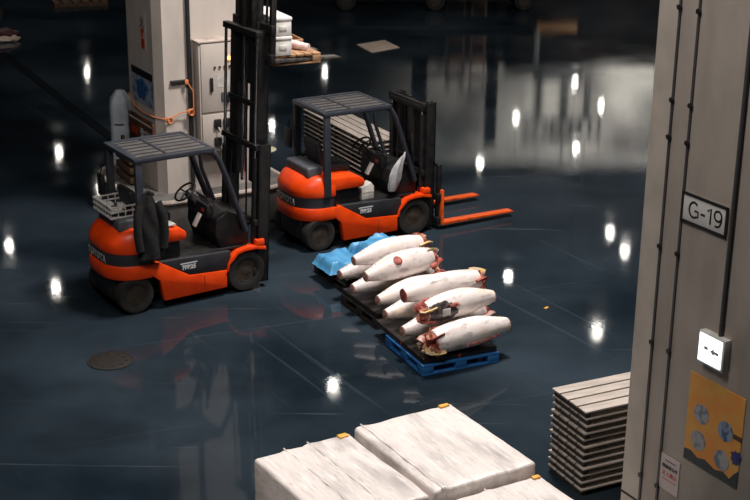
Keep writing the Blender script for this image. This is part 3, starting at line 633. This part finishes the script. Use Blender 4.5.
# --- load on the raised forks
LD = F1L @ Matrix.Translation((1.43, -.36, 3.19)) @ Matrix.Rotation(R(-8), 4, 'Z')
def wooden_pallet(label, LM, lx, ly):
    p = thing('wooden_pallet', label, 'pallet'); p.matrix_world = LM
    for y in (0, ly/2-.05, ly-.1):
        MB().box(0, lx, y, y+.1, 0, .02, .003).build('bottom_board', M_['wood'], p)
        for x in (0, lx-.12): MB().box(x, x+.12, y, y+.1, .02, .115, .004).build('block', M_['wood'], p)
    for k in range(6):
        x = k*(lx-.11)/5; MB().box(x, x+.11, 0, ly, .115, .145, .003).build('deck_board', M_['wood'], p)
    return p
wooden_pallet('wooden pallet raised high on the forks of left forklift', LD, .74, 1.05)
def fish_box(label, x0, x1, y0, y1, z, h, grp='foam boxes on the raised pallet'):
    b = thing('foam_box', label, 'box', group=grp); b.matrix_world = LD @ Matrix.Translation((x0, y0, z))
    lx, ly = x1-x0, y1-y0
    MB().box(0.01, lx-.01, .01, ly-.01, 0, h-.05, .01).build('body', M_['foam'], b)
    MB().box(0, lx, 0, ly, h-.05, h, .012).build('lid', M_['foam'], b)
    MB().box(lx*.3, lx*.7, .002, .012, h*.3, h*.55, .004).build('hand_grip', M_['white'], b)
    return b
fish_box('lower foam fish box on the raised wooden pallet', .02, .30, -.03, .42, .145, .27)
fish_box('upper foam fish box on the raised pallet, nearest the camera', .02, .30, -.03, .42, .415, .27)
fish_box('lower foam fish box farther back on the raised pallet', .02, .30, .45, .95, .145, .27)
fish_box('upper foam fish box farther back on the raised pallet', .02, .30, .45, .95, .415, .27)
t = MB(); t.tube([(.36, .50, .21), (.41, .42, .225), (.49, .33, .22), (.57, .24, .20), (.63, .18, .19)], .062, 12, flat=.9)
for v in t.bm.verts: v.co += Vector((0, 0, 1)) * 0.014 * noise.noise(v.co * 14)
t.move(LD); tag(t.build('cloth_bundle', M_['pink']), 'pale pink rolled cloth lying on the raised pallet', 'bundle')
ct = thing('wooden_tray', 'low wooden tray at the far end of the raised pallet', 'tray'); ct.matrix_world = LD @ Matrix.Translation((.33, .58, .145))
MB().box(0, .38, 0, .45, 0, .015).build('base', M_['wood'], ct)
for (a, b, c, d) in ((0, .38, 0, .02), (0, .38, .43, .45), (0, .02, .02, .43), (.36, .38, .02, .43)): MB().box(a, b, c, d, .015, .09, .003).build('side', M_['wood'], ct)

# ------------------------------------------------------------------ pallets under the fish
PU = R(26)
def plastic_pallet(name, label, corner, rz, m):
    p = thing(name, label, 'pallet', corner, rz)
    Lp = 1.1
    for y in (0, .47, .94):
        MB().box(0, Lp, y, y+.16, 0, .03, .006).build('bottom_runner', m, p)
        for x in (0, .47, .94): MB().box(x, x+.16, y, y+.16, .03, .115, .008).build('block', m, p)
    for x in (0, .47, .94): MB().box(x, x+.16, .16, .94, .003, .028, .004).build('bottom_cross', m, p)
    t = MB(); t.box(0, Lp, 0, .06, .112, .145, .006); t.box(0, Lp, 1.04, 1.1, .112, .145, .006); t.box(0, .06, .06, 1.04, .112, .145, .006); t.box(1.04, 1.1, .06, 1.04, .112, .145, .006)
    for k in range(9): t.box(.06, 1.04, .085+k*.108, .15+k*.108, .118, .14, .004)
    t.build('deck', m, p)
    return p
def tray(label, corner, rz, lx, ly, z, marks=()):
    p = thing('fish_tray', label, 'tray', (corner[0], corner[1], z), rz)
    MB().box(0, lx, 0, ly, 0, .075, .012).build('board', M_['tray'], p)
    for (x, y, side) in marks:
        if side: MB().box(x, x+.035, -.004, .0, .02, .06).build('orange_mark', M_['red_lens'], p)
        else: MB().box(-.004, .0, y, y+.035, .02, .06).build('orange_mark', M_['red_lens'], p)
    return p
c1 = Vector((.612, 15.99, 0)); au = Vector((math.cos(R(25)), math.sin(R(25)), 0)); av = Vector((-au.y, au.x, 0))
plastic_pallet('plastic_pallet', 'bright blue plastic pallet at the near end of the tuna row', c1, R(25), M_['blue'])
tray('black fish tray lying on the bright blue pallet', c1 + av*.03 + au*.02, R(25), 1.06, 1.42, .147, ((.50, 0, 1), (0, .62, 0)))
c2 = Vector((.04, 17.48, 0))
plastic_pallet('plastic_pallet', 'dark plastic pallet in the middle of the tuna row', c2, R(28), M_['darkpal'])
tray('black fish tray lying on the middle dark pallet', c2 + Vector((.0, .03, 0)), R(28), 1.06, 1.06, .147)
c3 = Vector((-.40, 18.73, 0))
plastic_pallet('plastic_pallet', 'dark plastic pallet under the blue sheets beside right forklift', c3, R(28), M_['darkpal'])
tray('black fish tray lying on the dark pallet nearest right forklift', c3 + Vector((.0, .03, 0)), R(28), 1.06, 1.06, .147)

# blue sheets
def sheet(label, c, rz, lx, ly, h, seed):
    t = MB(); n = 30; g = []
    for i in range(n+1):
        row = []
        for j in range(n+1):
            u_, v_ = i/n, j/n
            e = min(1, 7*min(u_, 1-u_, v_, 1-v_)); e = e*e*(3-2*e)
            z = e*h*(.75 + .45*noise.noise(Vector((u_*2.2+seed, v_*2.2, 0))) + .30*abs(noise.noise(Vector((u_*6+v_*5+seed, v_*2, 3))))) + .006
            x = (u_-.5)*lx*(1+.10*noise.noise(Vector((v_*4, seed, 1)))); y = (v_-.5)*ly*(1+.10*noise.noise(Vector((u_*4, seed, 2))))
            row.append(t.bm.verts.new((x, y, z)))
        g.append(row)
    for i in range(n):
        for j in range(n): t.bm.faces.new((g[i][j], g[i+1][j], g[i+1][j+1], g[i][j+1]))
    loop = [g[i][0] for i in range(n+1)] + [g[n][j] for j in range(1, n+1)] + [g[i][n] for i in range(n-1, -1, -1)] + [g[0][j] for j in range(n-1, 0, -1)]
    t.bm.faces.new(loop)
    t.move(Matrix.Translation(c) @ Matrix.Rotation(rz, 4, 'Z')); return tag(t.build('plastic_sheet', M_['bluebag'], ang=70), label, 'sheet')
sheet('crumpled light blue sheet at the left corner of the far pallet', (-.52, 19.35, .222), R(28), .62, .62, .20, 3)
sheet('light blue sheet folded in front of right forklift skirt', (.0, 19.88, .222), R(28), .80, .46, .26, 11)

# ------------------------------------------------------------------ tuna
def tuna(label, A, B, r, flip=False, dark=False, hole=None, slit=False, fins=False, roll=0.0, end=True, red_tail=False, tail_r=.072, head_r=.14, seed=0):
    """A is the tail stub, B the headless end."""
    A, B = Vector(A), Vector(B); d = B - A; L = d.length
    x = d.normalized(); z = Vector((0, 0, 1)); y = z.cross(x).normalized(); z = x.cross(y)
    MX = Matrix(((x.x, y.x, z.x, A.x), (x.y, y.y, z.y, A.y), (x.z, y.z, z.z, A.z), (0, 0, 0, 1))) @ Matrix.Rotation(R(roll), 4, 'X')
    o = thing('tuna', label, 'fish', group=None); o.matrix_world = MX
    prof = []
    for i in range(29):
        q = i/28
        if q < .52: v = tail_r + (r-tail_r)*math.sin(PI/2*q/.52)**1.22
        else: v = head_r + (r-head_r)*(1-((q-.52)/.48)**2.6)
        if q < .03: v *= .95
        prof.append((q, v))
    N = 40; rings = []
    def rad(s):
        for i in range(len(prof)-1):
            if prof[i][0] <= s <= prof[i+1][0]:
                q = (s-prof[i][0])/(prof[i+1][0]-prof[i][0]); p0 = prof[max(i-1, 0)][1]; p1 = prof[i][1]; p2 = prof[i+1][1]; p3 = prof[min(i+2, len(prof)-1)][1]
                return .5*(2*p1 + (p2-p0)*q + (2*p0-5*p1+4*p2-p3)*q*q + (3*p1-p0-3*p2+p3)*q**3)
    for i in range(N+1):
        s = i/N; rr = rad(s)
        ring = []
        for k in range(32):
            a = 2*PI*k/32; cy, cz = math.cos(a), math.sin(a)
            b = 1 + .025*noise.noise(Vector((s*6+seed, cy*1.5, cz*1.5)))
            ring.append(Vector((s*L, rr*cy*.94*b, rr*cz*(1.04 if cz > 0 else .96)*b + .02*math.sin(s*PI))))
        rings.append(ring)
    t = MB(); t.loft(rings); body = t.build('body', M_['skin'], o, ang=60)
    # tail stub face
    t = MB(); t.lathe([(tail_r*.96, 0), (tail_r*.94, .012), (tail_r*.5, .02), (0, .016)], Matrix.Translation((.002, 0, 0)) @ Matrix.Rotation(R(-90), 4, 'Y'), 20); t.build('tail_cut', M_['meat'] if red_tail else M_['tailcut'], o)
    if end:
        t = MB(); t.blob((L+.01, 0, -.01), .10, head_r*.90, head_r*.92, .7, 9, seed=seed); t.build('gill_opening', M_['gill'], o)
        for q in range(4):
            a = .9 + q*1.45 + seed*.37; ln = .10 + .05*((seed*3+q*2) % 4)/3
            t = MB(); t.tube([(L-.10, 0, .02), (L-.01, .015, .012), (L+ln*.6, .02, -.015), (L+ln, .0, -.045)], .05, 8, flat=.35)
            t.move(Matrix.Rotation(a, 4, 'X') @ Matrix.Translation((0, 0, head_r*.86))); t.build('collar_flap', (M_['tailcut'], M_['gill'], M_['finy'], M_['meat'])[q], o)
    # finlets / fin keel
    t = MB()
    for q in range(5):
        s = .10 + q*.055; t.prism([(s*L, rad(s)*1.0), (s*L+.03, rad(s)*1.0), (s*L-.005, rad(s)*1.0+.022)], -.006, .006, plane='xz')
    t.build('finlet', M_['finy'], o)
    if dark:
        t = MB(); rg = []
        for i in range(17):
            s = .62 + .375*i/16; rr = rad(s)*1.015; w_ = 1.0*math.sin(PI*.5*min(1, (i+1)/9)) + .25*noise.noise(Vector((i*.5, 2, seed)))
            rg.append([Vector((s*L, rr*math.cos(a)*.945, rr*math.sin(a)*(1.04 if math.sin(a) > 0 else .96) + .02*math.sin(s*PI))) for a in [dark + w_*(j/10-1) + .12*noise.noise(Vector((s*20, j, 1))) for j in range(21)]])
        vs = [[t.bm.verts.new(p) for p in r_] for r_ in rg]
        for i in range(16):
            for j in range(20): t.bm.faces.new((vs[i][j], vs[i][j+1], vs[i+1][j+1], vs[i+1][j]))
        t.build('dark_skin', M_['skin_d'], o, label='dark back skin near the cut head')
        t = MB(); t.box(-.06, .06, -.045, .045, -.006, .006, .003); rr = rad(.72)
        t.move(Matrix.Rotation(dark - PI/2 + .25, 4, 'X') @ Matrix.Translation((.80*L, 0, rr*1.04))); t.build('tag', M_['white'], o, label='white paper tag')
        t = MB(); t.blob((0, 0, 0), .07, .03, .025, .5, 7); t.move(Matrix.Rotation(dark - PI/2 + .65, 4, 'X') @ Matrix.Translation((.66*L, 0, rr*1.0))); t.build('wound', M_['gill'], o)
    if hole is not None:
        s, a = hole; rr = rad(s)
        MH = Matrix.Translation((s*L, 0, 0)) @ Matrix.Rotation(a - PI/2, 4, 'X') @ Matrix.Translation((0, 0, rr*1.0))
        t = MB(); t.lathe([(.064, -.03), (.066, .016), (.052, .028), (.046, .022), (.0, .020)], MH, 22); t.build('eye_cut', M_['meat'], o)
    if slit:
        t = MB(); pts = []
        for i in range(9):
            s = .18 + .46*i/8; rr = rad(s); a = slit; pts.append((s*L, rr*.95*math.cos(a), rr*.97*math.sin(a) + .02*math.sin(s*PI)))
        t.tube(pts, .022, 8, flat=.8); t.build('belly_slit', mat('belly_pink', (206, 150, 140), .5, col2=(160, 84, 78), scale=14), o)
    if fins:
        for q, (dy, dz_) in enumerate(((-.06, .02), (.0, -.05), (.06, .0), (-.1, -.06))):
            t = MB(); t.tube([(L-.03, dy, dz_), (L+.07, dy*1.2, dz_-.02), (L+.16-.02*q, dy*1.5-.02, dz_-.05)], .022, 8, flat=.5)
            for v in t.bm.verts:
                k = max(0, (v.co.x-L)/.16); v.co.y += (dy-v.co.y)*0*k
            t.build('fin', M_['finy'], o)
        t = MB(); t.blob((L-.10, -.07, .10), .075, .07, .06, .5, 8, seed=4); t.build('gill_flesh', M_['meat'], o)
        t = MB(); t.box(-.05, .05, -.04, .04, -.006, .006, .003); t.move(Matrix.Translation((L+.01, -.04, .10)) @ Matrix.Rotation(.4, 4, 'X')); t.build('tag', M_['white'], o, label='white paper tag')
    return o
zl = .405
tuna('frozen tuna on the blue pallet edge with red gill end facing left', (1.71, 16.72, zl+.01), (.74, 16.13, zl), .190, slit=-.45, fins=True, head_r=.15, tail_r=.10, seed=1)
tuna('frozen tuna lowest on the blue pallet, behind the one with gill end left', (.37, 16.50, zl-.01), (1.41, 17.18, zl), .180, seed=2)
tuna('frozen tuna lying second from the blue pallet edge beneath dark headed fish', (.15, 17.06, zl-.01), (1.16, 17.71, zl), .180, seed=3)
tuna('frozen tuna with dark skinned head end and white tag on top', (1.53, 16.94, .72), (.64, 16.39, .71), .180, dark=-.15, head_r=.12, tail_r=.085, seed=4)
tuna('frozen tuna in the row middle with its tail under red cut fish', (.05, 17.56, zl-.01), (.96, 18.18, zl), .180, seed=5)
tuna('frozen tuna on top whose left end shows a bare red cut', (.38, 16.95, .71), (1.36, 17.46, .74), .180, seed=6, tail_r=.10, red_tail=True)
tuna('frozen tuna lying below the fish with a round red eye cut', (-.30, 17.99, zl-.01), (.80, 18.70, zl), .180, seed=7)
tuna('frozen tuna on top with round red cut on its flank', (-.12, 17.68, .69), (.76, 18.33, .74), .190, hole=(.42, PI-.95), seed=8)
tuna('frozen tuna lowest and farthest left, next to the blue sheet', (-.49, 18.53, zl-.01), (.51, 19.26, zl), .175, seed=9)
tuna('frozen tuna on top farthest back, leaning over the blue sheet', (-.29, 18.30, .69), (.64, 18.86, .74), .180, seed=10)

# ------------------------------------------------------------------ stacks of slatted boards
def slat_panel(name):
    p = bpy.data.objects.new(name, None); C.objects.link(p)
    for k in range(4): MB().box(0, 2.6, k*.168, k*.168+.142, .060, .082, .004).build('board', M_['plank'], p)
    for x in (.02, .64, 1.27, 1.90, 2.52): MB().box(x, x+.06, .02, .63, 0, .060, .003).build('bearer', M_['plankd'], p)
    return p
ordn = ['topmost', 'second from the top', 'third from the top', 'fourth from the top', 'fifth from the top', 'sixth from the top', 'seventh from the top', 'eighth from the top', 'ninth from the top', 'tenth from the top', 'eleventh from the top', 'twelfth from the top', 'lowest']
proto = slat_panel('slatted_board')
first = True
def stack(corner, rz, n, where, grp):
    global first
    for i in range(n):
        if first: o = proto; first = False
        else:
            o = proto.copy(); C.objects.link(o)
            for ch in proto.children:
                c_ = ch.copy(); C.objects.link(c_); c_.parent = o
        k = n-1-i
        jx, jy = random.uniform(-.012, .012), random.uniform(-.012, .012)
        o.location = (corner[0]+jx, corner[1]+jy, i*.0825); o.rotation_euler = (0, 0, rz + random.uniform(-.006, .006))
        tag(o, 'grey slatted board, %s in the stack %s' % (ordn[k] if k < n-1 else 'lowest', where), 'slatted board', grp)
stack((2.20, 13.03), R(26), 12, 'beside the near pillar', 'slatted boards stacked beside the near pillar')
stack((-.175+.60, 23.15+.33), R(118), 13, 'behind right forklift', 'slatted boards stacked behind right forklift')

# ------------------------------------------------------------------ wrapped foam crates in the foreground
def wrapped(label, corner, rz, lx, ly, z0, z1, seed, stickers=(), ridges=()):
    """corner = left near corner; x along the short side (lx), y along the long side (ly)"""
    b = thing('wrapped_crate', label, 'crate', (corner[0], corner[1], 0), rz)
    t = MB(); t.box(0, lx, 0, ly, z0, z1, .035, seg=3)
    bmesh.ops.subdivide_edges(t.bm, edges=t.bm.edges[:], cuts=3, use_grid_fill=True)
    bmesh.ops.subdivide_edges(t.bm, edges=[e for e in t.bm.edges if e.calc_length() > .12], cuts=3, use_grid_fill=True)
    for v in t.bm.verts:
        p = v.co.copy(); nn = .006*noise.noise(Vector((p.x*5+seed, p.y*1.6, p.z*4))) + .004*noise.noise(Vector((p.x*14, p.y*5+seed, p.z*12)))
        v.co += Vector((nn, nn, nn*1.4))
        for rx in ridges: v.co.z += .016*math.exp(-((p.x-rx)/.03)**2) if p.z > z1-.05 else 0
    t.build('wrapped_body', M_['film'], b, ang=60)
    for rx in ridges:
        MB().tube([(rx+.006*math.sin(q*1.7), ly*q/14, z1+.012+.006*math.sin(q*2.3)) for q in range(15)], .008, 6).build('film_fold', M_['film'], b)
    for (sx, sy, sw, sh) in stickers:
        MB().box(sx, sx+sw, sy, sy+sh, z1-.004, z1+.018, .003).build('sticker', M_['yellow'], b, label='yellow orange sticker')
    MB().box(-.005, lx+.005, -.005, ly+.005, z0-.12, z0, .01).build('base_board', M_['cream'], b)
    return b
# B: corners (-.13,12.59) (.807,13.16) (1.566,11.88) (.573,11.30)
bB = R(31)
wrapped('big white film wrapped crate in the foreground, right of the fold line', (.575, 11.31), bB, 1.16, 1.50, .14, 1.0, 1, ((1.0, 1.43, .11, .05),), (.09,))
wrapped('white film wrapped crate at the left of the foreground row', (-.36, 10.72), R(32.5), 1.06, 1.46, .14, .985, 5, ((.92, 1.37, .10, .07),), (.34, .60))
wrapped('white film wrapped crate nearest the camera beside the near pillar', (1.35, 10.065), bB, 1.14, 1.42, .14, .90, 9, ((1.02, 1.35, .08, .05),), (.5,))
wrapped('low white wrapped crate at the bottom left frame edge', (-1.42, 10.60), R(32.5), .62, 1.15, .10, .56, 13, (), ())

# ------------------------------------------------------------------ small things on the floor and far things
mh = thing('manhole_cover', 'round rusty brown manhole cover in the dark floor', 'manhole cover', (-3.36, 16.36, 0), 0)
MB().lathe([(.265, 0), (.265, .012), (.25, .016), (.0, .016)], seg=40).build('cover', M_['rust'], mh)
MB().lathe([(.27, 0), (.295, 0), (.295, .012), (.27, .014), (.27, 0)], seg=40).build('rim', M_['dark'], mh)
for k in range(10): MB().cyl((.2*math.cos(k*.628), .2*math.sin(k*.628), .014), (.2*math.cos(k*.628), .2*math.sin(k*.628), .022), .02, seg=10).build('stud', M_['rust'], mh)
t = MB(); t.prism([(-.552, 36.925), (.192, 37.583), (.591, 36.591), (-.141, 35.901)], 0.0, .02, .004, plane='xy')
tag(t.build('floor_board', M_['cream']), 'flat cream square board lying on the far dark floor', 'board')
sc2 = tag(MB().box(-.04, .04, -.02, .02, 0, .006, .002, M=Matrix.Translation((2.43, 18.35, 0)) @ Matrix.Rotation(.9, 4, 'Z')).build('paper_scrap', M_['yellow']), 'tiny yellow scrap on the floor right of the tuna', 'scrap')

def cart(label, loc, rz, lx, ly, h, cat='cart', nw=3):
    c = thing('flatbed_cart', label, cat, loc, rz)
    MB().box(0, lx, 0, ly, h-.16, h, .03).build('bed', M_['walld'], c)
    MB().box(.15, lx-.15, .1, ly-.1, h-.3, h-.16, .02).build('frame', M_['dark'], c)
    MB().box(.05, .35, .1, ly-.1, h, h+.8, .04).build('cab_panel', M_['black'], c)
    for k in range(nw):
        for y in (.12, ly-.12): wheel('wheel', c, .3 + (lx-.6)*k/(nw-1), y, .3, .2, M_['tyre'], 1)
    return c
cart('long dark flatbed cart at the top centre edge', (-1.25, 42.0, 0), R(4), 6.0, 1.6, .75)
cart('dark flatbed cart at the top left corner', (-13.6, 37.8, 0), R(25), 3.4, 1.8, .95)
pr = thing('cloth_bundle', 'dark red and cream bundle at the far left floor edge', 'bundle', (-10.1, 36.95, 0), R(20))
MB().blob((0, 0, .16), .5, .3, .17, .4, 6).build('red_cloth', mat('dark_red', (62, 24, 20), .6), pr)
MB().blob((.12, -.2, .08), .42, .14, .09, .4, 6, seed=3).build('cream_cloth', M_['cream'], pr)
wp = thing('wooden_pallet', 'brown wooden pallet far away at the top left', 'pallet', (-9.7, 42.0, 0), R(20))
for y in (0, .5, 1.0): MB().box(0, 1.6, y, y+.12, 0, .1, .004).build('runner', M_['wood_d'], wp)
for k in range(6): MB().box(k*.29, k*.29+.15, 0, 1.12, .1, .13, .003).build('deck_board', M_['wood_d'], wp)

# far wall furniture that the wet floor mirrors
for k, (x, wd, z0) in enumerate(((2.4, .3, 0), (6.3, .22, 0), (15.4, .5, 0))):
    struct(MB().box(x, x+wd, 74.2, 75, z0, 13.0).build('trim_%d' % (k+3), M_['walld'], smooth=False))
hf = thing('hanging_gantry', 'dark hanging gantry with ochre bar, mirrored in the far wet floor', 'gantry', (0, 72, 0), 0)
MB().box(8.2, 10.3, -.2, .2, 5.8, 6.1, .03).build('crossbar', mat('ochre_paint', (112, 78, 36), .7), hf)
MB().box(8.1, 8.4, -.15, .15, 6.1, 8.2, .02).build('post', M_['dark'], hf)
MB().box(8.2, 10.7, -.3, .3, 8.0, 8.7, .05).build('trolley', M_['dark'], hf)
for x in (9.7, 10.9): MB().box(x, x+.3, -.15, .15, 8.6, 10.8, .02).build('post', M_['dark'], hf)
for k in range(6): MB().box(9.2+k*.5, 9.35+k*.5, -.06, .06, 10.7, 12.0).build('rail', M_['dark'], hf)
for z in (10.8, 11.3, 11.8): MB().box(9.2, 11.85, -.05, .05, z, z+.14).build('rail', M_['dark'], hf)
MB().cyl((9.85, 0, 12.0), (9.85, 0, 16), .03).build('hanger', M_['dark'], hf); MB().cyl((11.05, 0, 12.0), (11.05, 0, 16), .03).build('hanger', M_['dark'], hf)
for k, (x, z0, z1, wd) in enumerate(((3.6, 0, 8.9, .9), (4.9, 0, 9.7, .7))):
    o = thing('tall_rack', ['brown tall rack by the far wall, mirrored left in the wet floor', 'brown tall rack by the far wall, mirrored beside the other rack'][k], 'rack', (x, 73, 0), 0)
    for xx in (0, wd): MB().box(xx, xx+.08, 0, .1, z0, z1).build('upright', M_['brown'], o)
    for q in range(9): MB().box(0, wd, 0, .8, .8+q*1.0, 1.25+q*1.0 if q % 2 else 1.0+q, .02).build('shelf', M_['brown'], o)

# ------------------------------------------------------------------ hall lamps that mirror in the floor
lamp_xy = [(-14.59, 69.31), (-12.79, 54.47), (-11.99, 43.21), (-9.64, 39.47), (-10.25, 49.76), (-4.54, 59.17), (-1.04, 32.76), (4.13, 53.57), (4.16, 40.86), (6.3, 36.53), (8.01, 45.24), (8.22, 43.42), (8.26, 55.98), (10.42, 63.54), (6.23, 60.9), (9.83, 68.31), (-2.64, 69.94)]
def lamp():
    o = bpy.data.objects.new('high_bay_lamp', None); C.objects.link(o)
    MB().lathe([(.05, .4), (.10, .37), (.13, .27), (.21, .05), (.23, 0), (.2, 0), (.12, .25), (0, .27)], seg=24).build('shade', M_['dark'], o)
    MB().lathe([(.13, .012), (.12, .02), (0, .02)], seg=24).build('lens', M_['lamp'], o)
    MB().cyl((0, 0, .44), (0, 0, 8.0), .012, seg=6).build('hanger', M_['dark'], o)
    return o
lp0 = lamp()
for i, (x, y) in enumerate(lamp_xy):
    if i == 0: o = lp0
    else:
        o = lp0.copy(); C.objects.link(o)
        for ch in lp0.children:
            c_ = ch.copy(); C.objects.link(c_); c_.parent = o
    o.location = (x, y, 8.0)
    tag(o, 'round white high bay lamp hanging from the dark hall ceiling', 'lamp', 'high bay lamps under the hall ceiling')
